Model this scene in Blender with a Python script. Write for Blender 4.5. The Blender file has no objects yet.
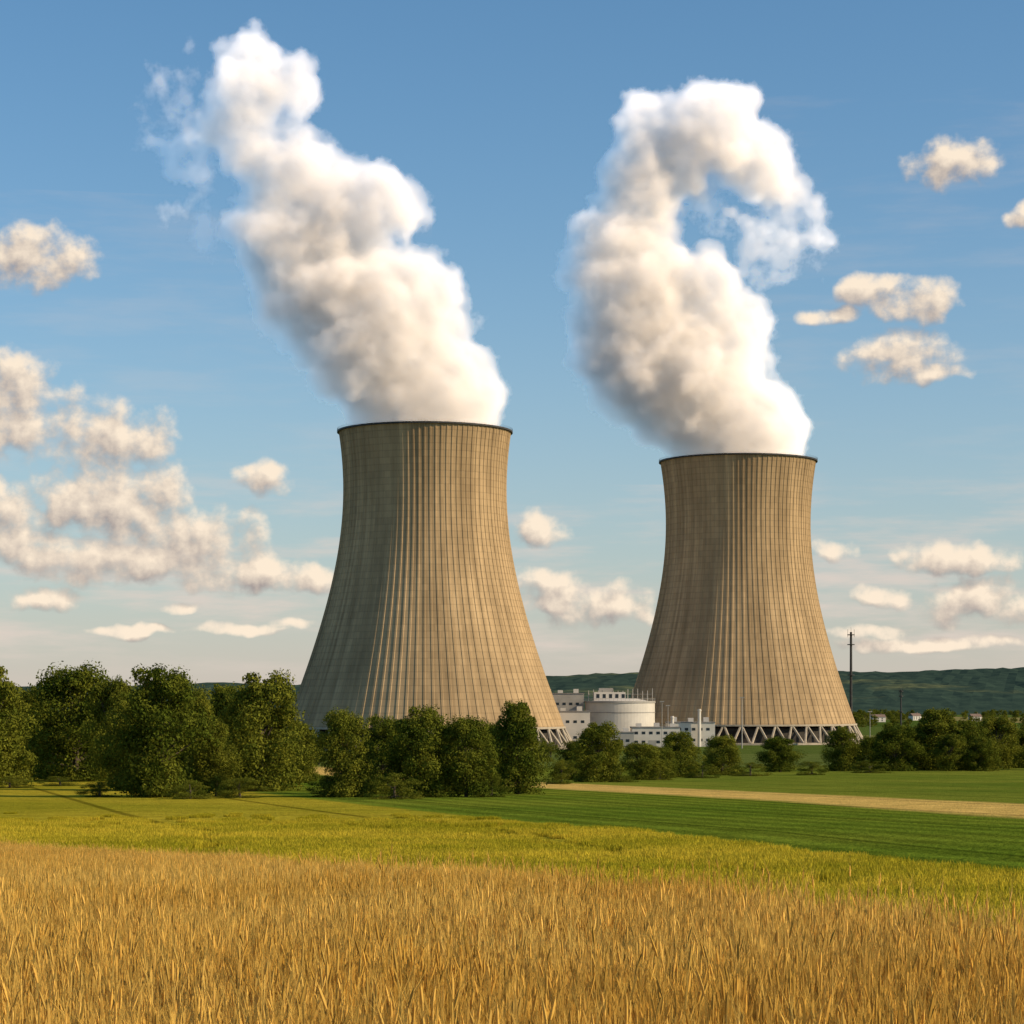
import bpy, bmesh, math, random
import numpy as np
from mathutils import Vector, Matrix, noise as mn
random.seed(7); rng=np.random.default_rng(7)
scene=bpy.context.scene
F=2300.0; CAMZ=23.0; HOR=700.0

# ---------------------------------------------------------------- helpers
def link(o,parent=None):
    scene.collection.objects.link(o)
    if parent is not None: o.parent=parent
    return o
def empty(name,loc=(0,0,0)):
    e=bpy.data.objects.new(name,None); e.location=loc; e.empty_display_size=1; return link(e)
def mesh_np(name,co,faces,mats=(),mi=None,smooth=False):
    co=np.asarray(co,dtype=np.float32); faces=np.asarray(faces,dtype=np.int32)
    me=bpy.data.meshes.new(name); k=faces.shape[1]
    me.vertices.add(len(co)); me.vertices.foreach_set('co',co.ravel())
    me.loops.add(faces.size); me.loops.foreach_set('vertex_index',faces.ravel())
    me.polygons.add(len(faces)); me.polygons.foreach_set('loop_start',np.arange(0,faces.size,k,dtype=np.int32))
    for m in mats: me.materials.append(m)
    if mi is not None: me.polygons.foreach_set('material_index',np.asarray(mi,dtype=np.int32))
    me.polygons.foreach_set('use_smooth',np.full(len(faces),smooth))
    me.update(calc_edges=True); me.validate()
    return me
class MB:
    """mesh builder for mixed geometry"""
    def __init__(s): s.v=[];s.f=[];s.m=[]
    def add(s,v,f,m=0):
        b=len(s.v); s.v+=[tuple(p) for p in v]; s.f+=[tuple(i+b for i in q) for q in f]; s.m+=[m]*len(f)
    def box(s,x0,x1,y0,y1,z0,z1,m=0):
        v=[(x0,y0,z0),(x1,y0,z0),(x1,y1,z0),(x0,y1,z0),(x0,y0,z1),(x1,y0,z1),(x1,y1,z1),(x0,y1,z1)]
        s.add(v,[(0,3,2,1),(4,5,6,7),(0,1,5,4),(1,2,6,5),(2,3,7,6),(3,0,4,7)],m)
    def tube(s,a,b,ra,rb,n=6,m=0,cap=True):
        a=Vector(a);b=Vector(b);d=(b-a).normalized();u=d.orthogonal().normalized();w=d.cross(u)
        v=[];f=[]
        for p,r in((a,ra),(b,rb)):
            for i in range(n):
                t=2*math.pi*i/n; v.append(p+u*math.cos(t)*r+w*math.sin(t)*r)
        for i in range(n): f.append((i,(i+1)%n,n+(i+1)%n,n+i))
        if cap: f.append(tuple(range(n-1,-1,-1))); f.append(tuple(range(n,2*n)))
        s.add(v,f,m)
    def mesh(s,name,mats,smooth=False):
        me=bpy.data.meshes.new(name); me.from_pydata([tuple(p) for p in s.v],[],s.f)
        for m in mats: me.materials.append(m)
        me.polygons.foreach_set('material_index',s.m); me.polygons.foreach_set('use_smooth',[smooth]*len(s.f)); me.update()
        return me
    def obj(s,name,mats,parent=None,smooth=False):
        return link(bpy.data.objects.new(name,s.mesh(name,mats,smooth)),parent)

class NT:
    def __init__(s,nt): s.nt=nt; s.N=nt.nodes; s.L=nt.links
    def new(s,t,**k):
        n=s.N.new(t)
        for a,b in k.items(): setattr(n,a,b)
        return n
    def put(s,sock,v):
        if isinstance(v,bpy.types.NodeSocket): s.L.new(v,sock)
        elif v is not None: sock.default_value=v
    def math(s,op,a,b=None,c=None,clamp=False):
        n=s.new('ShaderNodeMath',operation=op,use_clamp=clamp); s.put(n.inputs[0],a)
        if b is not None: s.put(n.inputs[1],b)
        if c is not None: s.put(n.inputs[2],c)
        return n.outputs[0]
    def vec(s,op,a,b=None,out=0):
        n=s.new('ShaderNodeVectorMath',operation=op); s.put(n.inputs[0],a)
        if b is not None: s.put(n.inputs[1],b)
        return n.outputs[out]
    def scale(s,c,k):
        n=s.new('ShaderNodeVectorMath',operation='SCALE'); s.put(n.inputs[0],c); s.put(n.inputs['Scale'],k); return n.outputs[0]
    def noise(s,vec,scale,detail=4,rough=.5,col=False,lac=2.0):
        n=s.new('ShaderNodeTexNoise'); s.put(n.inputs['Vector'],vec); n.inputs['Scale'].default_value=scale
        n.inputs['Detail'].default_value=detail; n.inputs['Roughness'].default_value=rough; n.inputs['Lacunarity'].default_value=lac
        return n.outputs['Color' if col else 'Fac']
    def mix(s,f,a,b,blend='MIX'):
        n=s.new('ShaderNodeMix',data_type='RGBA',blend_type=blend); s.put(n.inputs[0],f)
        s.put(n.inputs[6],a if isinstance(a,bpy.types.NodeSocket) else (*a,1)); s.put(n.inputs[7],b if isinstance(b,bpy.types.NodeSocket) else (*b,1))
        return n.outputs[2]
    def mr(s,v,a,b,c=0,d=1,smooth=False):
        n=s.new('ShaderNodeMapRange'); n.interpolation_type='SMOOTHSTEP' if smooth else 'LINEAR'
        s.put(n.inputs[0],v)
        for i,x in enumerate((a,b,c,d)): s.put(n.inputs[i+1],x)
        return n.outputs[0]
def material(name):
    m=bpy.data.materials.new(name); m.use_nodes=True; t=NT(m.node_tree); bs=m.node_tree.nodes['Principled BSDF']
    bs.inputs['Roughness'].default_value=.85; bs.inputs['Specular IOR Level'].default_value=.2
    return m,t,bs
def simple(name,col,rough=.8,var=.25,scale=.5,metal=0):
    m,t,bs=material(name); g=t.new('ShaderNodeNewGeometry')
    f=t.mr(t.noise(g.outputs['Position'],scale,5,.6),.3,.7,1-var,1+var)
    t.L.new(t.scale(tuple(col),f),bs.inputs['Base Color']); bs.inputs['Roughness'].default_value=rough; bs.inputs['Metallic'].default_value=metal
    return m
def diffuse_out(t,bs):
    """swap the principled shader for a plain matte one"""
    t.N.remove(bs); d=t.new('ShaderNodeBsdfDiffuse'); o=[n for n in t.N if n.type=='OUTPUT_MATERIAL'][0]; t.L.new(d.outputs[0],o.inputs[0]); return d

# ---------------------------------------------------------------- terrain profile
KD=np.array([-300,0,9,30,60,130,290,600,1000,1400,60000.]); KZ=np.array([-1.0,1.75,2.07,3.2,5.2,7.9,12.0,18.6,22.6,23.0,23.0])
h=np.diff(KD); dl=np.diff(KZ)/h; sl=np.zeros(len(KD)); sl[0]=dl[0]; sl[-1]=0
for i in range(1,len(KD)-1):
    sl[i]=0 if dl[i-1]*dl[i]<=0 else 2*dl[i-1]*dl[i]/(dl[i-1]+dl[i])
def drop(d):
    d=np.clip(np.asarray(d,dtype=float),KD[0],KD[-1]); i=np.clip(np.searchsorted(KD,d)-1,0,len(h)-1)
    t=(d-KD[i])/h[i]; return ((2*t**3-3*t**2+1)*KZ[i]+(t**3-2*t**2+t)*h[i]*sl[i]+(-2*t**3+3*t**2)*KZ[i+1]+(t**3-t**2)*h[i]*sl[i+1])
def gz(d): return CAMZ-drop(d)
def g2(px,py,top=0.0):
    """point of the terrain on that bearing and depression"""
    s=(py-HOR)/F; lo,hi=4,3000
    for _ in range(50):
        m=.5*(lo+hi)
        if (drop(m)-top)/m>s: lo=m
        else: hi=m
    return ((px-512)/F*lo,lo)

# ---------------------------------------------------------------- camera, light, world
cam=bpy.data.cameras.new('camera'); co=bpy.data.objects.new('camera',cam); link(co)
co.location=(0,0,CAMZ); co.rotation_euler=(math.radians(90),0,0); cam.lens=F/1024*36; cam.sensor_width=36
cam.shift_y=(HOR-512)/1024; cam.clip_end=100000; cam.clip_start=.1; scene.camera=co
SE,SA=math.radians(27),math.radians(106)
sd=Vector((math.cos(SE)*math.sin(SA),math.cos(SE)*math.cos(SA),math.sin(SE)))
L=bpy.data.lights.new('sun','SUN'); L.energy=5.0; L.angle=math.radians(.5); L.color=(1,.79,.51)
lo=bpy.data.objects.new('sun',L); link(lo); lo.rotation_euler=sd.to_track_quat('Z','Y').to_euler(); lo.location=(300,-80,300)
scene.view_settings.view_transform='Standard'; scene.view_settings.look='None'; scene.view_settings.exposure=0

w=bpy.data.worlds.new('World'); scene.world=w; w.use_nodes=True; T=NT(w.node_tree); T.N.clear()
sky=T.new('ShaderNodeTexSky',sky_type='NISHITA',sun_disc=False,sun_elevation=SE,sun_rotation=SA,altitude=200,air_density=1.0,dust_density=.6,ozone_density=2.5)
tc=T.new('ShaderNodeTexCoord'); sp=T.new('ShaderNodeSeparateXYZ'); T.L.new(tc.outputs['Generated'],sp.inputs[0])
X,Y,Z=sp.outputs
az=T.math('ARCTAN2',X,Y); hyp=T.math('SQRT',T.math('ADD',T.math('MULTIPLY',X,X),T.math('MULTIPLY',Y,Y)))
el=T.math('DIVIDE',Z,T.math('MAXIMUM',hyp,.02))
U=T.math('MULTIPLY',az,F); V=T.math('MULTIPLY',el,F)
cx=T.new('ShaderNodeCombineXYZ'); T.L.new(U,cx.inputs[0]); T.L.new(V,cx.inputs[1]); P=cx.outputs[0]
BG=.14; bs=1/BG
# haze towards the horizon
base=T.vec('MULTIPLY',sky.outputs[0],(.55,.81,.90))
hz=T.math('MULTIPLY',T.math('EXPONENT',T.math('MULTIPLY',T.math('MAXIMUM',V,0),-1/195)),.90)
plain=T.mix(hz,base,(.65*bs,.55*bs,.48*bs))
# cumulus banks of the northern sky, one row each: (bearing, height, half width, half height)
CL_W=[(30,268,60,28),(0,395,50,34),(25,425,50,36),(108,440,58,31),(0,510,38,24),(10,550,50,24),
 (78,512,46,32),(128,508,66,42),(185,542,68,36),(130,562,132,22),(245,573,68,18),(300,579,40,14),(267,479,26,15),
 (50,600,34,12),(178,608,20,5),(235,630,48,6),(290,625,22,6),(140,632,40,6)]
CL_E=[(538,529,27,14),(548,583,34,14),(600,606,50,21),(570,598,48,14),(826,551,20,11),(958,560,58,17),(982,606,58,21),(885,597,26,8),(860,634,50,8),(940,645,90,7)]
CL_H=[(957,173,46,21),(1024,226,14,11),(912,304,42,19),(828,318,28,9),(868,296,28,15),(903,358,52,23),(935,376,28,10)]
def density_group(name,CL):
    G=bpy.data.node_groups.new(name,'ShaderNodeTree'); G.interface.new_socket('P',in_out='INPUT',socket_type='NodeSocketVector'); G.interface.new_socket('D',in_out='OUTPUT',socket_type='NodeSocketFloat')
    g=NT(G); gi=g.new('NodeGroupInput'); go=g.new('NodeGroupOutput'); p0=gi.outputs[0]
    wv=g.vec('MULTIPLY',g.vec('SUBTRACT',g.noise(p0,.03,1,.5,col=True),(.5,.5,.5)),(38,24,0)); pw=g.vec('ADD',p0,wv); fld=None
    for (a,b,rx,ry) in CL:
        u=math.atan((a-512)/F)*F; v=HOR-b
        q=g.vec('MULTIPLY',g.vec('SUBTRACT',pw,(u,v,0)),(1/(rx*1.2),1/(ry*1.25),0)); s=g.vec('DOT_PRODUCT',q,q,out=1)
        fld=s if fld is None else g.math('SMOOTH_MIN',fld,s,.2)
    fld=g.math('SUBTRACT',1.08,g.math('MINIMUM',fld,3))
    fs=g.math('MULTIPLY',g.math('SUBTRACT',g.noise(p0,.034,6,.54),.5),2.6)
    g.L.new(g.math('ADD',fld,fs),go.inputs[0]); return G
def bank(name,CL):
    G=density_group(name,CL)
    def dens(vec):
        n=T.new('ShaderNodeGroup'); n.node_tree=G; T.L.new(vec,n.inputs[0]); return n.outputs[0]
    D1=dens(P); D2=dens(T.vec('ADD',P,(7,14,0)))
    alpha=T.mr(D1,.0,1.05,0,.97,True)
    lit=T.math('ADD',T.math('MULTIPLY',T.math('SUBTRACT',D1,D2),.70),.48,clamp=True)  # cloud light and shade painted in from the density slope towards the sun
    # thin veils low over the horizon
    st=T.vec('MULTIPLY',P,(.16,1,1)); ci=T.noise(st,.026,5,.6)
    veil=T.math('MULTIPLY',T.mr(ci,.44,.70,0,.7,True),T.math('MULTIPLY',T.mr(V,10,60,0,1,True),T.mr(V,120,260,1,.15,True)))
    c=T.mix(veil,plain,(.78*bs,.65*bs,.57*bs))
    c=T.mix(alpha,c,T.scale(T.mix(lit,(.38,.33,.315),(1.0,.84,.66)),bs))
    b=T.new('ShaderNodeBackground'); T.L.new(c,b.inputs[0]); b.inputs[1].default_value=BG; return b.outputs[0]
b0=T.new('ShaderNodeBackground'); T.L.new(plain,b0.inputs[0]); b0.inputs[1].default_value=BG
def win(u0,u1,v0,v1):
    a=T.math('MULTIPLY',T.math('GREATER_THAN',U,u0),T.math('LESS_THAN',U,u1)); b=T.math('MULTIPLY',T.math('GREATER_THAN',V,v0),T.math('LESS_THAN',V,v1)); return T.math('MULTIPLY',a,b)
out=b0.outputs[0]
for nm,CL,(u0,u1,v0,v1) in(('clouds_west',CL_W,(-900,-80,0,500)),('clouds_east',CL_E,(-80,900,0,215)),('clouds_high',CL_H,(230,900,215,600))):
    m=T.new('ShaderNodeMixShader'); T.L.new(win(u0,u1,v0,v1),m.inputs[0]); T.L.new(out,m.inputs[1]); T.L.new(bank(nm,CL),m.inputs[2]); out=m.outputs[0]
wo=T.new('ShaderNodeOutputWorld'); T.L.new(out,wo.inputs[0])

# ---------------------------------------------------------------- ground
def line(a,b):
    (x0,y0),(x1,y1)=a,b; nx,ny=-(y1-y0),(x1-x0); l=math.hypot(nx,ny); nx/=l;ny/=l
    if ny<0: nx,ny=-nx,-ny
    return nx,ny,-(nx*x0+ny*y0)        # >0 : beyond the line
def sd1(Ln,x,y): return Ln[0]*x+Ln[1]*y+Ln[2]
class Poly:      # field edge made of two straight runs
    def __init__(s,a,m,b):
        s.l=[line(a,m),line(m,b)]; s.op='MAXIMUM' if sd1(line(a,b),*m)>0 else 'MINIMUM'
    def __call__(s,x,y):
        f=max if s.op=='MAXIMUM' else min
        return f(sd1(s.l[0],x,y),sd1(s.l[1],x,y))
WH=Poly(g2(0,842,.95),g2(250,855,.95),g2(1024,912,.95))
GR=Poly(g2(300,795,.3),g2(640,826,.4),g2(1024,866,.4))
T1=Poly(g2(540,788),g2(780,801),g2(1024,818)); T2=Poly(g2(540,782),g2(780,793),g2(1024,804))
m_ground,t,bsdf=material('field_ground')
geo=t.new('ShaderNodeNewGeometry'); pos=geo.outputs['Position']
jit=t.math('MULTIPLY',t.math('SUBTRACT',t.noise(pos,.15,2),.5),3.0)
def lnode(Pl,soft=.6,j=1.0):
    ds=[t.math('ADD',t.vec('DOT_PRODUCT',pos,(Ln[0],Ln[1],0),out=1),Ln[2]) for Ln in Pl.l]
    d=t.math(Pl.op,ds[0],ds[1]); return d,t.mr(t.math('ADD',d,t.math('MULTIPLY',jit,j)),-soft,soft)
dW,mW=lnode(WH,.3,.2); dG,mG=lnode(GR,.8,.6); dA,mA=lnode(T1,2,1); dB,mB=lnode(T2,2,1)
nbig=t.noise(pos,.02,3,.55); nmid=t.noise(pos,.25,4,.65); nfine=t.noise(pos,2.2,3,.7)
vv=t.math('MULTIPLY',t.mr(nmid,.3,.7,.78,1.22),t.mr(nfine,.3,.7,.65,1.35))
yg=t.mix(t.mr(nbig,.35,.65),(.28,.25,.018),(.44,.34,.03))
# crop rows of the green field run along its edge
row=t.math('SINE',t.math('MULTIPLY',t.math('ADD',dG,t.math('MULTIPLY',jit,.15)),2*math.pi/4.2)); rowf=t.mr(row,-1,1,.80,1.18)
gd=t.scale(t.mix(t.mr(nbig,.35,.65),(.090,.145,.012),(.165,.20,.020)),rowf)
strp=t.mix(nmid,(.55,.36,.09),(.70,.47,.14))
far=t.mix(t.mr(nbig,.3,.7),(.115,.16,.018),(.20,.22,.028))
sy=t.new('ShaderNodeSeparateXYZ'); t.L.new(pos,sy.inputs[0])
vor=t.new('ShaderNodeTexVoronoi'); t.L.new(t.vec('MULTIPLY',pos,(1,.45,0)),vor.inputs['Vector']); vor.inputs['Scale'].default_value=.004
patch=t.new('ShaderNodeValToRGB'); t.L.new(vor.outputs['Color'],patch.inputs[0])
els=patch.color_ramp.elements; els[0].position=.2; els[0].color=(.07,.11,.02,1); els[1].position=.8; els[1].color=(.26,.21,.08,1)
e=els.new(.5); e.color=(.13,.16,.04,1)
c=t.mix(mW,(.22,.13,.035),yg); c=t.mix(mG,c,gd); c=t.mix(mA,c,strp); c=t.mix(mB,c,far)
c=t.mix(t.mr(sy.outputs[1],640,700),c,patch.outputs[0])
tr=t.math('ABSOLUTE',t.math('SUBTRACT',t.math('FRACT',t.math('DIVIDE',dG,18.0)),.5)); vv=t.math('MULTIPLY',vv,t.mr(tr,.014,.035,.5,1))
bp=t.new('ShaderNodeBump'); bp.inputs['Distance'].default_value=.5; bp.inputs['Strength'].default_value=.8; t.L.new(nfine,bp.inputs['Height'])
d=diffuse_out(t,bsdf); t.L.new(t.scale(c,vv),d.inputs[0]); t.L.new(bp.outputs[0],d.inputs['Normal'])
ys=np.concatenate([np.arange(-200,0,20),np.arange(0,150,2),np.geomspace(150,45000,150)])
xs=np.sinh(np.linspace(-7,7,161)); xs=xs/xs.max()*22000
XX,YY=np.meshgrid(xs,ys); ZZ=gz(YY)
co_=np.stack([XX,YY,ZZ],-1).reshape(-1,3); nx=len(xs); ny=len(ys)
ii=(np.arange(ny-1)[:,None]*nx+np.arange(nx-1)[None]).ravel(); fc=np.stack([ii,ii+1,ii+nx+1,ii+nx],1)
link(bpy.data.objects.new('ground',mesh_np('ground',co_,fc,[m_ground],smooth=True)))

# hills
m_hill,t,bsdf=material('forested_hills'); geo=t.new('ShaderNodeNewGeometry'); pos=geo.outputs['Position']
a=t.noise(pos,.0035,4,.6); b=t.noise(pos,.03,4,.7)
c=t.mix(t.mr(a,.57,.66),(.050,.082,.060),(.15,.165,.080)); c2=t.mix(t.mr(b,.35,.65),(.028,.050,.042),c); d=diffuse_out(t,bsdf); t.L.new(c2,d.inputs[0])  # bluish greens carry the distance haze in the base colour
hx=np.linspace(-6000,6000,700); hy=np.linspace(3600,8000,60); co_=[]
for y in hy:
    ty=(y-3600)/4400; env=math.sin(math.pi*min(1,ty*1.15)**.8) if ty*1.15<1 else 0
    for x in hx:
        hgt=(68+26*mn.noise(Vector((x*.0011+3.1,y*.0006,0)))+10*mn.noise(Vector((x*.004,y*.002,5)))+ (18 if x>0 else -18)*min(1,abs(x)/800))
        z=hgt*env+ (3.5*abs(mn.noise(Vector((x*.03,y*.02,1))))+3*random.random())*min(1,env*3)
        co_.append((x,y,z-1.5))
nx=700; ii=(np.arange(59)[:,None]*nx+np.arange(nx-1)[None]).ravel(); fc=np.stack([ii,ii+1,ii+nx+1,ii+nx],1)
link(bpy.data.objects.new('hills',mesh_np('hills',co_,fc,[m_hill])))

# ---------------------------------------------------------------- cooling towers
m_conc,t,bsdf=material('ribbed_concrete'); tcn=t.new('ShaderNodeTexCoord'); ob=tcn.outputs['Object']
sx=t.new('ShaderNodeSeparateXYZ'); t.L.new(ob,sx.inputs[0])
ang=t.math('ARCTAN2',sx.outputs[0],sx.outputs[1])
cc=t.new('ShaderNodeCombineXYZ'); t.L.new(t.math('MULTIPLY',ang,50),cc.inputs[0]); t.L.new(sx.outputs[2],cc.inputs[2])
cyl=cc.outputs[0]
streak=t.noise(t.vec('MULTIPLY',cyl,(1,1,.03)),.35,5,.65); blot=t.noise(t.vec('MULTIPLY',cyl,(1,1,.35)),.05,4,.6)
lift=t.math('FRACT',t.math('DIVIDE',sx.outputs[2],3.1)); lm=t.mr(t.math('ABSOLUTE',t.math('SUBTRACT',lift,.5)),.0,.12,.80,1)
wn=t.new('ShaderNodeTexWhiteNoise',noise_dimensions='2D'); q=t.new('ShaderNodeCombineXYZ')
t.L.new(t.math('FLOOR',t.math('MULTIPLY',ang,96/(2*math.pi))),q.inputs[0]); t.L.new(t.math('FLOOR',t.math('DIVIDE',t.math('ADD',sx.outputs[2],1.55),3.1)),q.inputs[1]); t.L.new(q.outputs[0],wn.inputs['Vector'])
wn2=t.new('ShaderNodeTexWhiteNoise',noise_dimensions='1D'); t.L.new(t.math('FLOOR',t.math('MULTIPLY',ang,96/(2*math.pi))),wn2.inputs['W'])
k=t.math('MULTIPLY',t.math('MULTIPLY',t.mr(streak,.3,.7,.74,1.20),t.mr(blot,.3,.7,.82,1.16)),t.math('MULTIPLY',lm,t.math('MULTIPLY',t.mr(wn.outputs[0],0,1,.92,1.06),t.mr(wn2.outputs[0],0,1,.88,1.08))))
k=t.math('MULTIPLY',k,t.mr(sx.outputs[2],120,150,1,.84))
cm=t.mix(blot,(.41,.285,.160),(.48,.34,.190)); d=diffuse_out(t,bsdf); t.L.new(t.scale(cm,k),d.inputs[0])
bp=t.new('ShaderNodeBump'); bp.inputs['Distance'].default_value=.25; bp.inputs['Strength'].default_value=.5; t.L.new(lm,bp.inputs['Height']); t.L.new(bp.outputs[0],d.inputs['Normal'])
m_dark=simple('dark_steel',(.045,.045,.045),.6,.3); m_leg=simple('leg_concrete',(.40,.34,.26),.9,.2); m_fill=simple('cooling_fill_shade',(.05,.045,.04),.9,.4)  # fill pack toned near black, interior shade put into its colour
def tower(px,dist,a,zthroat,b,H=150.0,leg=10.5):
    x=(px-512)/F*dist; e=empty('cooling_tower',(x,dist,0)); z0=float(gz(dist))
    R=lambda z:a*math.sqrt(1+((z-zthroat)/b)**2)
    NR=96; prof=[(0,0),(.32,0),(.38,.26),(.62,.26),(.68,0)]; zs=np.linspace(leg,H,90)
    A=[];O=[]
    for i in range(NR):
        for (u,o) in prof: A.append((i+u)*2*math.pi/NR);O.append(o)
    n=len(A); A=np.array(A);O=np.array(O)
    rings=[(R(z),z,1) for z in zs]+[(R(z)-.9,z,0) for z in zs[::-3]]+[(R(leg)-.9,leg,0)]
    V_=np.concatenate([np.stack([(r+O*s)*np.sin(A),(r+O*s)*np.cos(A),np.full(n,z)],1) for r,z,s in rings])
    F_=[]
    for j in range(len(rings)):
        jn=(j+1)%len(rings); i=np.arange(n); i2=(i+1)%n
        F_.append(np.stack([j*n+i,jn*n+i,jn*n+i2,j*n+i2],1))
    link(bpy.data.objects.new('shell',mesh_np('shell',V_,np.concatenate(F_),[m_conc])),e)
    mb=MB(); N=192
    for (r0,r1,za,zb) in((R(H)-.2,R(H)+1.1,H+.01,H+.8),(R(leg)-1.1,R(leg)+1.0,leg-.9,leg-.01)):
        v=[];f=[]
        for i in range(N):
            t_=2*math.pi*i/N
            for r,z in((r0,za),(r1,za),(r1,zb),(r0,zb)): v.append((r*math.sin(t_),r*math.cos(t_),z))
        for i in range(N):
            j=(i+1)%N
            for q in range(4): f.append((i*4+q,i*4+(q+1)%4,j*4+(q+1)%4,j*4+q))
        mb.add(v,f,0 if za>20 else 1)
    for i in range(N):
        t_=2*math.pi*i/N; r=R(H)+1.0; mb.tube((r*math.sin(t_),r*math.cos(t_),H+.75),(r*math.sin(t_),r*math.cos(t_),H+1.9),.05,.05,4,0,False)
    mb.obj('rim',[m_dark,m_leg],e)
    mb=MB(); NL=44
    for i in range(NL):
        t0=2*math.pi*i/NL; rb=R(0)+1.5; ra=R(leg)
        for sgn in(-1,1):
            t1=t0+sgn*math.pi/NL*.96
            mb.tube((rb*math.sin(t0),rb*math.cos(t0),z0-.3),(ra*math.sin(t1),ra*math.cos(t1),leg-.5),.7,.6,6)
        mb.tube((rb*math.sin(t0),rb*math.cos(t0),z0-.5),(rb*math.sin(t0),rb*math.cos(t0),z0+1.3),1.3,1.1,8)
    mb.obj('legs',[m_leg],e)
    mb=MB(); mb.tube((0,0,z0-.5),(0,0,leg-2),R(0)-7,R(0)-7,96,0); mb.tube((0,0,z0-.5),(0,0,z0+1.0),R(0)+4,R(0)+4,96,1); mb.obj('basin_and_fill',[m_fill,m_leg],e)
    return e
tower(425,1095,38.6,123.0,81.0)
tower(738,1231,38.3,117.0,83.5)

# ---------------------------------------------------------------- steam (real volumes of vapour)
def steam_mat(name,gain,sig,er0,er1,nsc,det):
    m=bpy.data.materials.new(name); m.use_nodes=True; t=NT(m.node_tree); t.N.clear()
    at=t.new('ShaderNodeAttribute',attribute_name='density'); tc=t.new('ShaderNodeTexCoord')
    nz=t.noise(tc.outputs['Object'],nsc,det,.62); er=t.mr(nz,.3,.7,er0,er1)
    su=t.math('SUBTRACT',at.outputs['Fac'],er,clamp=True)
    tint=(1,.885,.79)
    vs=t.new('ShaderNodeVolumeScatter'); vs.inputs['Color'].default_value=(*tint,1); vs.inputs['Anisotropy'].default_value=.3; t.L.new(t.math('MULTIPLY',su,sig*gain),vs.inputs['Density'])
    # absorption colour above white boosts scattering, an added brightness replacing further bounces
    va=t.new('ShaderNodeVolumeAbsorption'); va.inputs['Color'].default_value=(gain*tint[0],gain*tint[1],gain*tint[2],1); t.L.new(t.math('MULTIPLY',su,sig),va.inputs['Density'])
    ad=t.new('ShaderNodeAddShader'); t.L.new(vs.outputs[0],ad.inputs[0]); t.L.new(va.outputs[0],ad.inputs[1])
    o=t.new('ShaderNodeOutputMaterial'); t.L.new(ad.outputs[0],o.inputs['Volume']); return m
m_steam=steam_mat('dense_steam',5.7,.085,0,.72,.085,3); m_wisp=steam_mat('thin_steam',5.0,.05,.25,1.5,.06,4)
def fog(e,name,sph,mat,amps,expand,band,zfix,vox):
    bm=bmesh.new()
    for c,r,s in sph: bmesh.ops.create_icosphere(bm,subdivisions=s,radius=r,matrix=Matrix.Translation(Vector(c)))
    me=bpy.data.meshes.new('tmp'); bm.to_mesh(me); bm.free(); ob=bpy.data.objects.new('tmp',me); link(ob)
    md=ob.modifiers.new('r','REMESH'); md.mode='VOXEL'; md.voxel_size=1.4
    dg=bpy.context.evaluated_depsgraph_get(); m2=bpy.data.meshes.new_from_object(ob.evaluated_get(dg)); bpy.data.objects.remove(ob)
    n=len(m2.vertices); co=np.empty(n*3,dtype=np.float32); m2.vertices.foreach_get('co',co); co=co.reshape(-1,3)
    nr=np.empty(n*3,dtype=np.float32); m2.vertices.foreach_get('normal',nr); nr=nr.reshape(-1,3)
    dsp=np.array([sum(a*abs(mn.noise(Vector((p[0]*s+o,p[1]*s,p[2]*s)))) for a,s,o in amps) for p in co])
    fac=np.clip((co[:,2]-zfix)/10,0,1)
    m2.vertices.foreach_set('co',(co+nr*((dsp+expand)*fac)[:,None]).astype(np.float32).ravel()); m2.update(); m2.materials.clear(); m2.materials.append(mat)
    hb=link(bpy.data.objects.new(name,m2),e)
    ng=bpy.data.node_groups.new('mesh_to_vapour','GeometryNodeTree'); ng.interface.new_socket('Geometry',in_out='INPUT',socket_type='NodeSocketGeometry'); ng.interface.new_socket('Geometry',in_out='OUTPUT',socket_type='NodeSocketGeometry')
    N=ng.nodes; gi=N.new('NodeGroupInput');go=N.new('NodeGroupOutput'); mv=N.new('GeometryNodeMeshToVolume'); sm=N.new('GeometryNodeSetMaterial'); sm.inputs['Material'].default_value=mat
    mv.resolution_mode='VOXEL_SIZE'; mv.inputs['Voxel Size'].default_value=vox; mv.inputs['Interior Band Width'].default_value=band; mv.inputs['Density'].default_value=1
    ng.links.new(gi.outputs[0],mv.inputs[0]); ng.links.new(mv.outputs[0],sm.inputs[0]); ng.links.new(sm.outputs[0],go.inputs[0])
    md=hb.modifiers.new('fog','NODES'); md.node_group=ng
def plume(px0,dist,path,thin,rm):
    k=dist/F; x0=(px0-512)*k; e=empty('steam_plume',(x0,dist,0)); sph=[((0,0,146),rm*.94,3),((-1,0,157),rm*1.02,3)]
    for (a,b,r) in path:
        c=np.array([(a-512)*k-x0,rng.uniform(-8,8)*(b<400),CAMZ+(HOR-b)*k]); r*=k; sph.append((c,r*.88,3))
        for _ in range(24):
            d=rng.normal(size=3); d/=np.linalg.norm(d); rr=r*rng.uniform(.15,.40); cc=c+d*(r-rr*.66)
            if cc[2]-rr<152: continue
            sph.append((cc,rr,2))
    fog(e,'vapour',sph,m_steam,((7,.05,1),(5,.11,7),(3.2,.25,3)),2.2,6.0,156,2.3)
    sp2=[]
    for (a,b,r) in thin:
        c=np.array([(a-512)*k-x0,rng.uniform(-10,10),CAMZ+(HOR-b)*k]); r*=k
        for _ in range(7):
            d=rng.normal(size=3)*r*.5; sp2.append((c+d,r*rng.uniform(.4,.75),2))
    fog(e,'wisps',sp2,m_wisp,((10,.03,1),(5,.08,7)),2,10.0,150,3.0)
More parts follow.
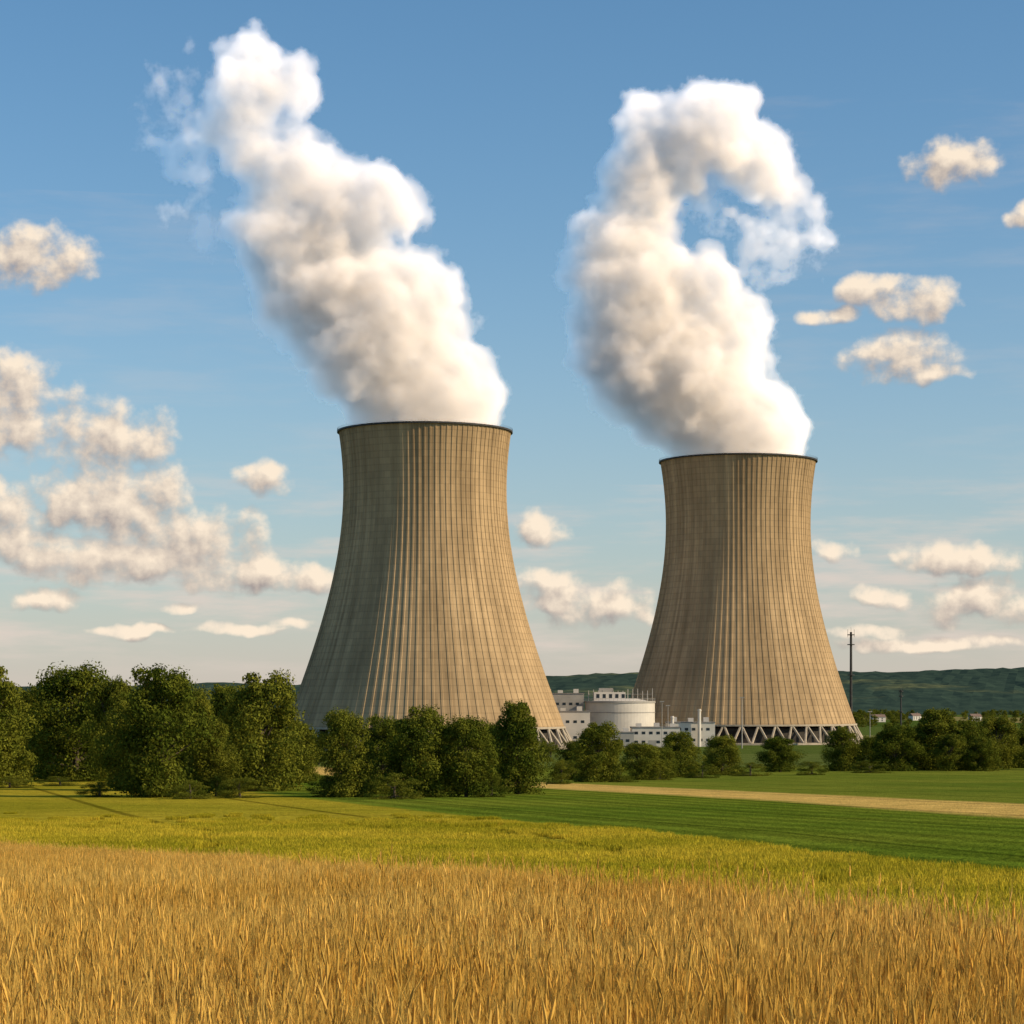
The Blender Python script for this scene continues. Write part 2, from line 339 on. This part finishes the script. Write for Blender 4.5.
plume(425,1095,[(420,402,74),(406,375,76),(380,345,77),(350,308,77),(418,300,48),(314,268,70),(285,238,58),(332,220,62),(392,208,36),(374,192,26),(296,184,50),(258,158,32),(230,128,30),(250,98,38),(288,82,30),(248,60,30)],
 [(196,125,52),(170,128,44),(200,190,40)],39.5)
plume(738,1231,[(730,432,68),(706,408,72),(676,375,77),(648,345,79),(724,335,46),(640,300,71),(616,262,54),(703,300,46),(636,225,48),(643,182,48),(672,150,52),(717,130,44),(752,158,40),(774,186,26),(645,132,34),(702,112,26)],
 [(770,235,56),(805,250,48),(735,225,44)],39.4)

# ---------------------------------------------------------------- vegetation
def leafmat(name,c1,c2,tr=.3,sc=.35,lo=.65,hi=1.35):
    m=bpy.data.materials.new(name); m.use_nodes=True; t=NT(m.node_tree); t.N.clear()
    g=t.new('ShaderNodeNewGeometry'); oi=t.new('ShaderNodeObjectInfo'); n=t.noise(g.outputs['Position'],sc,1,.6)
    f=t.math('ADD',t.mr(n,.3,.7),t.math('MULTIPLY',t.math('SUBTRACT',oi.outputs['Random'],.5),.7),clamp=True)
    s=t.scale(t.mix(f,c1,c2),t.mr(g.outputs['Random Per Island'],0,1,lo,hi))
    d=t.new('ShaderNodeBsdfDiffuse'); t.L.new(s,d.inputs['Color']); o=t.new('ShaderNodeOutputMaterial')
    if tr>0:
        tl=t.new('ShaderNodeBsdfTranslucent'); t.L.new(s,tl.inputs[0]); mx=t.new('ShaderNodeMixShader'); mx.inputs[0].default_value=tr
        t.L.new(d.outputs[0],mx.inputs[1]); t.L.new(tl.outputs[0],mx.inputs[2]); t.L.new(mx.outputs[0],o.inputs[0])
    else: t.L.new(d.outputs[0],o.inputs[0])
    return m
m_leaf=leafmat('tree_leaves',(.074,.098,.012),(.175,.180,.022),.25); m_bark=simple('bark',(.09,.07,.05),.95,.3,3)
m_wheat=leafmat('ripe_wheat',(.74,.445,.085),(.90,.62,.165),.3,.12,.55,1.12); m_crop=leafmat('green_crop',(.34,.30,.018),(.57,.44,.04),.25,.05)

def tree_mesh(name,seed,wr=.42,base=.06,ncl=46,nleaf=430,H=14.0):
    r=np.random.default_rng(seed); mb=MB()
    mb.tube((0,0,-.5),(.2,0,H*.3),H*.028,H*.02,8,0); mb.tube((.2,0,H*.3),(0,.2,H*.75),H*.02,H*.006,7,0)
    cl=[]
    for i in range(ncl):
        zf=r.uniform(base+.06,.91); prof=math.sin(math.pi*min(1,(zf-base+.16)/(1.14-base)))**.5
        a=r.uniform(0,2*math.pi); q=math.sqrt(r.uniform(.02,1))*wr*prof*.82
        c=np.array([math.cos(a)*q*H,math.sin(a)*q*H,zf*H]); rad=H*r.uniform(.08,.17)*(1.1-.35*zf); cl.append((c,rad))
        if i%3==0: mb.tube((.1,.1,H*max(.12,zf*.55)),tuple(c),H*.009,H*.003,5,0,False)
    pts=[];nrm=[]
    for c,rad in cl:
        n=int(nleaf*r.uniform(.6,1.4)); d=r.normal(size=(n,3)); d/=np.linalg.norm(d,axis=1)[:,None]
        rr=rad*(r.uniform(.25,1.0,n)**.45)*(1+.22*np.sin(d[:,0]*5+d[:,2]*4+seed)); pts.append(c+d*rr[:,None]*np.array([1.1,1.1,.95])); nrm.append(d)
    P=np.concatenate(pts); Nn=np.concatenate(nrm)+r.normal(size=(len(P),3))*.55; P[:,2]=np.maximum(P[:,2],r.uniform(0,.6,len(P)))
    Nn/=np.linalg.norm(Nn,axis=1)[:,None]; a=np.cross(Nn,r.normal(size=(len(P),3))); a/=np.linalg.norm(a,axis=1)[:,None]; b=np.cross(Nn,a)
    s=(H*(.0108 if nleaf>200 else .02)*r.uniform(.6,1.5,len(P)))[:,None]
    V=np.stack([P-a*s,P+b*s*.6,P+a*s,P-b*s*.6],1).reshape(-1,3); Fq=np.arange(len(V)).reshape(-1,4)
    bv=np.array(mb.v); bf=np.array([f for f in mb.f if len(f)==4])
    return mesh_np(name,np.concatenate([V,bv]),np.concatenate([Fq,bf+len(V)]),[m_leaf,m_bark],np.concatenate([np.zeros(len(Fq)),np.ones(len(bf))]))
TR=[tree_mesh('tree_crown',s,wr,ba,nc) for s,wr,ba,nc in((1,.42,-.04,84),(2,.36,-.02,76),(3,.46,-.05,92),(4,.40,0,80),(5,.44,-.04,86),(6,.32,-.02,70))]
BU=[tree_mesh('bush_crown',s,.62,-.15,44,400) for s in(11,12)]
FARM=[tree_mesh('far_crown',s,wr,-.04,40,110) for s,wr in((21,.42),(22,.38),(23,.5))]
def tree(px,top,base,wpx,v=None,name='deciduous_tree',bush=False):
    x,d=g2(px,base); H=(base-top)/F*d; ms=BU if bush else TR
    if v is None: v=random.randrange(len(ms))
    wr=[.42,.36,.46,.40,.44,.32][v%6] if not bush else .62
    o=bpy.data.objects.new(name,ms[v%len(ms)]); link(o); s=H/14.0; sw=(wpx/F*d)/(2*(wr+.03)*14.0)
    o.location=(x,d,float(gz(d))); o.scale=(sw,sw,s); o.rotation_euler=(0,0,random.uniform(0,6.28))
for a in [(-12,661,785,110,0),(75,664,781,122,2),(35,684,778,88,4),(160,662,797,118,4),(128,696,790,68,1),(216,718,796,52,3),(262,668,791,108,0),(228,682,786,74,5),(300,720,783,48,1),(112,676,782,66,3),(195,686,790,62,2),
 (343,709,797,76,2),(382,713,794,68,4),(420,703,797,84,0),(466,715,797,68,3),(446,722,792,60,1),(518,699,794,60,5),(-60,680,790,90,1),(492,722,790,44,3),
 (598,720,782,62,0),(575,740,780,44,1),(640,742,780,50,3),(660,746,778,42,2),(680,730,777,52,4),(722,735,775,48,2),(780,736,772,48,3),(842,725,771,46,0),(870,736,770,38,2),(895,722,771,62,4),(936,707,770,58,5),(966,719,770,50,1),(996,715,769,54,3),(1022,729,768,50,2),(915,727,770,50,2),(1060,715,770,60,0),(950,733,771,42,3),(982,736,771,42,0)]:
    tree(*a)
for a in [(562,757,784,46),(330,775,797,60),(395,772,799,70),(492,770,797,44),(240,776,798,70),(190,780,799,60),(620,764,782,44),(660,762,780,40),(702,762,778,44),(750,762,776,50),(812,760,775,46),(100,780,797,60),(870,760,773,50),(60,776,786,60),(10,776,788,60)]:
    tree(*a,name='bush',bush=True)

def instanced(name,P,rot,scl,idx,variants):
    me=bpy.data.meshes.new(name); n=len(P); me.vertices.add(n); me.vertices.foreach_set('co',np.asarray(P,dtype=np.float32).ravel())
    for nm,ty,ar in(('rz','FLOAT',rot),('sc','FLOAT',scl),('vi','INT',idx)):
        at=me.attributes.new(nm,ty,'POINT'); at.data.foreach_set('value',np.asarray(ar,dtype=np.float32 if ty=='FLOAT' else np.int32))
    o=link(bpy.data.objects.new(name,me)); col=bpy.data.collections.new(name+'_parts')
    for i,m in enumerate(variants): col.objects.link(bpy.data.objects.new(f'{name}_part_{i}',m))
    ng=bpy.data.node_groups.new(name,'GeometryNodeTree'); ng.interface.new_socket('Geometry',in_out='INPUT',socket_type='NodeSocketGeometry'); ng.interface.new_socket('Geometry',in_out='OUTPUT',socket_type='NodeSocketGeometry')
    N=ng.nodes;Lk=ng.links; gi=N.new('NodeGroupInput');go=N.new('NodeGroupOutput'); ip=N.new('GeometryNodeInstanceOnPoints'); ci=N.new('GeometryNodeCollectionInfo')
    ci.inputs['Collection'].default_value=col; ci.inputs['Separate Children'].default_value=True; ci.inputs['Reset Children'].default_value=True
    def at(nm,ty):
        a=N.new('GeometryNodeInputNamedAttribute'); a.data_type=ty; a.inputs['Name'].default_value=nm; return a.outputs[0]
    mp=N.new('GeometryNodeMeshToPoints'); Lk.new(gi.outputs[0],mp.inputs[0]); Lk.new(mp.outputs[0],ip.inputs['Points']); Lk.new(ci.outputs[0],ip.inputs['Instance'])
    ip.inputs['Pick Instance'].default_value=True; Lk.new(at('vi','INT'),ip.inputs['Instance Index'])
    cx=N.new('ShaderNodeCombineXYZ'); Lk.new(at('rz','FLOAT'),cx.inputs[2]); Lk.new(cx.outputs[0],ip.inputs['Rotation'])
    Lk.new(at('sc','FLOAT'),ip.inputs['Scale']); Lk.new(ip.outputs[0],go.inputs[0])
    md=o.modifiers.new('instances','NODES'); md.node_group=ng; return o

def wheat_patch(seed,S=1.1,n=400):
    r=np.random.default_rng(seed); V=[];Fc=[]
    def quad(a,b,c,d):
        k=len(V); V.extend([a,b,c,d]); Fc.append((k,k+1,k+2,k+3))
    for i in range(n):
        x,y=r.uniform(-S/2,S/2,2); h=r.normal(.72,.10); th=r.uniform(0,6.28); lean=r.uniform(.01,.08); l=np.array([math.cos(th)*lean,math.sin(th)*lean,0])
        b=np.array([x,y,0]); m=b+l*.35+[0,0,h*.6]; tp=b+l+[0,0,h]; ph=r.uniform(0,6.28); w=np.array([math.cos(ph),math.sin(ph),0])*.0020
        quad(b-w,b+w,m+w,m-w); quad(m-w,m+w,tp+w,tp-w)
        dr=l/max(.02,lean)*r.uniform(.0,.4)+[0,0,1]; dr/=np.linalg.norm(dr); el=r.uniform(.065,.10)
        u=np.cross(dr,[math.cos(ph),math.sin(ph),.1]); u/=np.linalg.norm(u); v=np.cross(dr,u)
        k=len(V)
        for (tt,rr) in((0,.0028),(.3,.0058),(.7,.0052),(1,.0012)):
            p=tp+dr*el*tt
            for q in(u,v,-u,-v): V.append(p+q*rr)
        for j in range(3):
            for q in range(4): Fc.append((k+j*4+q,k+j*4+(q+1)%4,k+j*4+4+(q+1)%4,k+j*4+4+q))
        for j in range(6):
            s=tp+dr*el*r.uniform(.2,.98); ad=dr+u*r.normal(0,.22)+v*r.normal(0,.22); e_=s+ad*r.uniform(.05,.10); quad(s-u*.0010,s+u*.0010,e_+u*.0003,e_-u*.0003)
        if r.random()<.25:
            s=b+[0,0,h*r.uniform(.2,.6)]; a=r.uniform(0,6.28); dd=np.array([math.cos(a),math.sin(a),0]); sd_=np.array([-dd[1],dd[0],0])*.0035
            m1=s+dd*.05+[0,0,.11]; e1=s+dd*.11+[0,0,r.uniform(.08,.2)]; quad(s-sd_,s+sd_,m1+sd_,m1-sd_); quad(m1-sd_,m1+sd_,e1+sd_*.2,e1-sd_*.2)
    return mesh_np('wheat_tuft',np.array(V),np.array(Fc),[m_wheat])
WP=[wheat_patch(s) for s in range(5)]
def scatter(cond,y0,y1,step0,grow,marg=5,wf=.27):
    pts=[]; y=y0
    while y<y1:
        st=step0*max(1,grow*y); half=wf*y+marg
        for x in np.arange(-half,half,st):
            xx=x+rng.uniform(-.3,.3)*st; yy=y+rng.uniform(-.3,.3)*st
            if cond(xx,yy): pts.append((xx,yy,st/step0))
        y+=st
    return np.array(pts)
q=scatter(lambda x,y:WH(x,y)<-.1,3.0,130,.9,1/70)
P=np.stack([q[:,0],q[:,1],gz(q[:,1])],1); n=len(q)
hn=np.array([mn.noise(Vector((a*.35,b*.35,0)))+.6*mn.noise(Vector((a*1.3,b*1.3,4))) for a,b,_ in q])
instanced('wheat_field',P,rng.uniform(0,6.28,n),1+.15*hn,rng.integers(0,5,n),WP)
def crop_patch(seed,S=2.4,n=1000,h0=.34):
    r=np.random.default_rng(seed+50); x=r.uniform(-S/2,S/2,(n,2)); h=r.normal(h0,.06,n); a=r.uniform(0,6.28,n); w=r.uniform(.008,.018,n); l=r.uniform(.02,.16,n); b=r.uniform(0,6.28,n)
    base=np.stack([x[:,0],x[:,1],np.zeros(n)],1); W=np.stack([np.cos(a)*w,np.sin(a)*w,0*w],1); Ln=np.stack([np.cos(b)*l,np.sin(b)*l,0*l],1); up=np.stack([0*h,0*h,h],1)
    V=np.stack([base-W,base+W,base+Ln*.4+up*.65+W,base+Ln*.4+up*.65-W,base+Ln+up+W*.3,base+Ln+up-W*.3],1).reshape(-1,3); k=np.arange(n)*6
    return mesh_np('crop_tuft',V,np.concatenate([np.stack([k,k+1,k+2,k+3],1),np.stack([k+3,k+2,k+4,k+5],1)]),[m_crop])
CP=[crop_patch(s) for s in range(4)]
q=scatter(lambda x,y:WH(x,y)>.9 and GR(x,y)<-.8 and abs(((GR(x,y)/18.0)%1)-.5)>.05 and rng.random()<(200-y)/80,20,200,2.0,1/160)
P=np.stack([q[:,0],q[:,1],gz(q[:,1])],1); n=len(q)
instanced('green_barley_field',P,rng.uniform(0,6.28,n),np.minimum(q[:,2],1.5)*rng.uniform(.85,1.15,n)*.9*np.clip((230-q[:,1])/80,.4,1),rng.integers(0,4,n),CP)
# distant trees
def inside(x,y):
    for px,dd in((426,1095),(738,1231)):
        if math.hypot(x-(px-512)/F*dd,y-dd)<80: return True
    u=512+x/y*F
    return 535<u<880 and 850<y<1300
pts=[]
for i in range(5200):
    y=rng.uniform(900,3800); x=rng.uniform(-.36,.36)*y+rng.uniform(-60,60)
    if mn.noise(Vector((x*.004,y*.0022,3)))+.25*mn.noise(Vector((x*.02,y*.006,9)))<.05-(.25 if y>3000 else 0): continue
    if inside(x,y): continue
    pts.append((x,y))
for (px0,px1,d0,cnt) in((280,560,800,26),(880,1060,820,60),(-40,330,700,60)):
    for i in range(cnt):
        dd=d0+rng.uniform(-30,60); x=(rng.uniform(px0,px1)-512)/F*dd
        if not inside(x,dd): pts.append((x,dd))
pts=np.array(pts); n=len(pts)
instanced('distant_trees',np.stack([pts[:,0],pts[:,1],gz(pts[:,1])-.3],1),rng.uniform(0,6.28,n),rng.uniform(.4,.8,n),rng.integers(0,3,n),FARM)

# ---------------------------------------------------------------- plant buildings
m_white=simple('white_cladding',(.60,.56,.50),.6,.08,.2); m_grey=simple('grey_cladding',(.36,.34,.31),.6,.12,.2); m_glass=simple('window_glass',(.03,.04,.05),.15,.2); m_roof=simple('roof_felt',(.22,.21,.2),.9,.2); m_tile=simple('roof_tiles',(.20,.14,.11),.9,.2)
def bx(px,dist): return (px-512)/F*dist
Zp=lambda py,dist=1150:CAMZ+(HOR-py)*dist/F
X0,X1=bx(586,1150),bx(657,1150); cxx=(X0+X1)/2; rr=(X1-X0)/2; zb=float(gz(1150))
e=empty('reactor_building',(cxx,1150+rr,0)); top=Zp(703)
mb=MB(); mb.tube((0,0,zb-.3),(0,0,top),rr,rr,64,0); mb.tube((0,0,top+.002),(0,0,top+1.0),rr+.35,rr+.35,64,1); mb.tube((0,0,top-5),(0,0,top-4.5),rr+.15,rr+.15,64,1)
mb.tube((0,0,top+1.003),(0,0,top+2.2),rr*.82,rr*.5,48,0)
mb.obj('drum',[m_white,m_grey],e,False)
mb=MB()
for i in range(56):
    a=2*math.pi*i/56; x,y=math.cos(a)*(rr+.2),math.sin(a)*(rr+.2); a2=2*math.pi*(i+1)/56; x2,y2=math.cos(a2)*(rr+.2),math.sin(a2)*(rr+.2)
    mb.tube((x,y,top+1),(x,y,top+2.3),.06,.06,4); mb.tube((x,y,top+2.3),(x2,y2,top+2.3),.06,.06,4); mb.tube((x,y,top+1.6),(x2,y2,top+1.6),.05,.05,4)
for i in range(14):
    x=-rr*.9+i*rr*.14; mb.tube((x,-3,top+1),(x,-3,Zp(688)-rng.uniform(0,2)),.22,.18,5)
    if i<13: mb.tube((x,-3,Zp(694)),(x+rr*.14,-3,Zp(694)),.12,.12,4)
mb.obj('railings_and_pipes',[m_grey],e)
mb=MB(); mb.box(-rr*.75,rr*.15,-4,6,top+1.1,Zp(692),0); mb.box(-rr*.6,-rr*.2,-3,4,Zp(692)+.003,Zp(688),1)
for i in range(5): mb.box(-rr*.68+i*3.2,-rr*.68+i*3.2+1.6,-4.06,-4.003,top+2.5,top+4.5,2)
mb.obj('roof_plant',[m_white,m_grey,m_glass],e)
def block(name,px0,px1,pt,dist,depth,m0=0,rows=2,units=3):
    x0,x1=bx(px0,dist),bx(px1,dist); zt=Zp(pt,dist); zb=float(gz(dist))-.3; e=empty(name,((x0+x1)/2,dist,0)); w_=(x1-x0)/2
    mb=MB(); mb.box(-w_,w_,0,depth,zb,zt,m0); mb.obj('walls',[m_white,m_grey],e)
    mb=MB(); mb.box(-w_-.25,w_+.25,-.25,depth+.25,zt+.003,zt+.55,0)
    for i in range(units):
        ux=-w_+ (i+.5)*2*w_/units+rng.uniform(-1,1); mb.box(ux-1.3,ux+1.3,depth*.3,depth*.3+3,zt+.553,zt+.55+rng.uniform(1.2,2.4),1)
    mb.obj('roof',[m_roof,m_white],e)
    mb=MB(); hh=zt-zb
    for r_ in range(rows):
        z=zb+hh*(r_+.55)/(rows+.25); nwin=int(2*w_/3.4)
        for i in range(nwin):
            xx=-w_+1.2+i*(2*w_-2.0)/max(1,nwin); mb.box(xx,xx+1.7,-.06,-.003,z,z+1.3,0)
    for i in range(max(2,int(depth/4))-1): mb.box(w_+.003,w_+.06,2+i*4,3.6+i*4,zb+hh*.5,zb+hh*.5+1.3,0)
    mb.box(-w_*.3,-w_*.3+3.5,-.09,-.063,zb,zb+3.8,1); mb.obj('windows_and_doors',[m_glass,m_grey],e)
    return e
block('turbine_building',540,584,694,1165,40,1,3,3)
block('service_building',556,590,712,1120,22,0,2,2)
block('office_building',632,680,728,1100,16,0,2,3)
block('pump_building',668,715,723,1125,18,0,2,3)
block('workshop_building',604,634,733,1080,14,1,1,2)
for px,pt,dist in((699,709,1125),(672,716,1125)):
    mb=MB(); x=bx(px,dist); zt=Zp(pt,dist); mb.tube((0,0,0),(0,0,zt),.9,.8,12); mb.tube((0,0,zt-1),(0,0,zt-.4),1.05,1.05,12); o=mb.obj('exhaust_stack',[m_white]); o.location=(x,dist-2,0)
def mast(name,px,pt,dist,r,plat=True):
    mb=MB(); zt=Zp(pt,dist); zb=float(gz(dist)); mb.tube((0,0,zb-.3),(0,0,zt),r,r*.7,10)
    if plat:
        for f in(.97,.88,.6): z=zb+(zt-zb)*f; mb.tube((0,0,z),(0,0,z+.5),r*2.2,r*2.2,12)
        mb.tube((0,0,zt),(0,0,zt+3),.12,.05,5)
        for s in(-1,1): mb.tube((s*r*1.9,0,zt-3),(s*r*1.9,0,zt+1.5),.12,.12,4)
    else: mb.box(-1.1,1.1,-.3,.3,zt,zt+.4)
    o=mb.obj(name,[m_dark if plat else m_grey]); o.location=(bx(px,dist),dist,0)
mast('ventilation_mast',851,632,1300,.95)
mast('lattice_mast',901,690,1150,.5)
mast('light_mast',742,698,1080,.28,False); mast('light_mast',662,702,1090,.2,False); mast('light_mast',668,706,1105,.2,False); mast('light_mast',870,712,1120,.2,False)
def house(px,dist,wd,hh,rot):
    e=empty('village_house',(bx(px,dist),dist,float(gz(dist)))); e.rotation_euler=(0,0,rot); mb=MB(); mb.box(-wd/2,wd/2,-4,4,-.2,hh); mb.obj('walls',[m_white],e)
    mb=MB(); w2=wd/2+.4; mb.add([(-w2,-4.5,hh+.01),(w2,-4.5,hh+.01),(w2,4.5,hh+.01),(-w2,4.5,hh+.01),(-w2,0,hh+3),(w2,0,hh+3)],[(0,1,5,4),(2,3,4,5),(0,4,3),(1,2,5),(0,3,2,1)]); mb.box(wd*.2,wd*.2+.8,-.4,.4,hh+2.2,hh+4.2); mb.obj('roof',[m_tile],e)
    mb=MB()
    for i in range(3): mb.box(-wd/2+1+i*wd/3.3,-wd/2+2.2+i*wd/3.3,-4.06,-4.003,1,2.4); mb.box(-wd/2+1+i*wd/3.3,-wd/2+2.2+i*wd/3.3,-4.06,-4.003,hh-2,hh-.8)
    mb.obj('windows',[m_glass],e)
for a in((878,2400,14,5,.2),(915,2600,12,5,.5),(975,2500,12,5,.3)): house(*a)
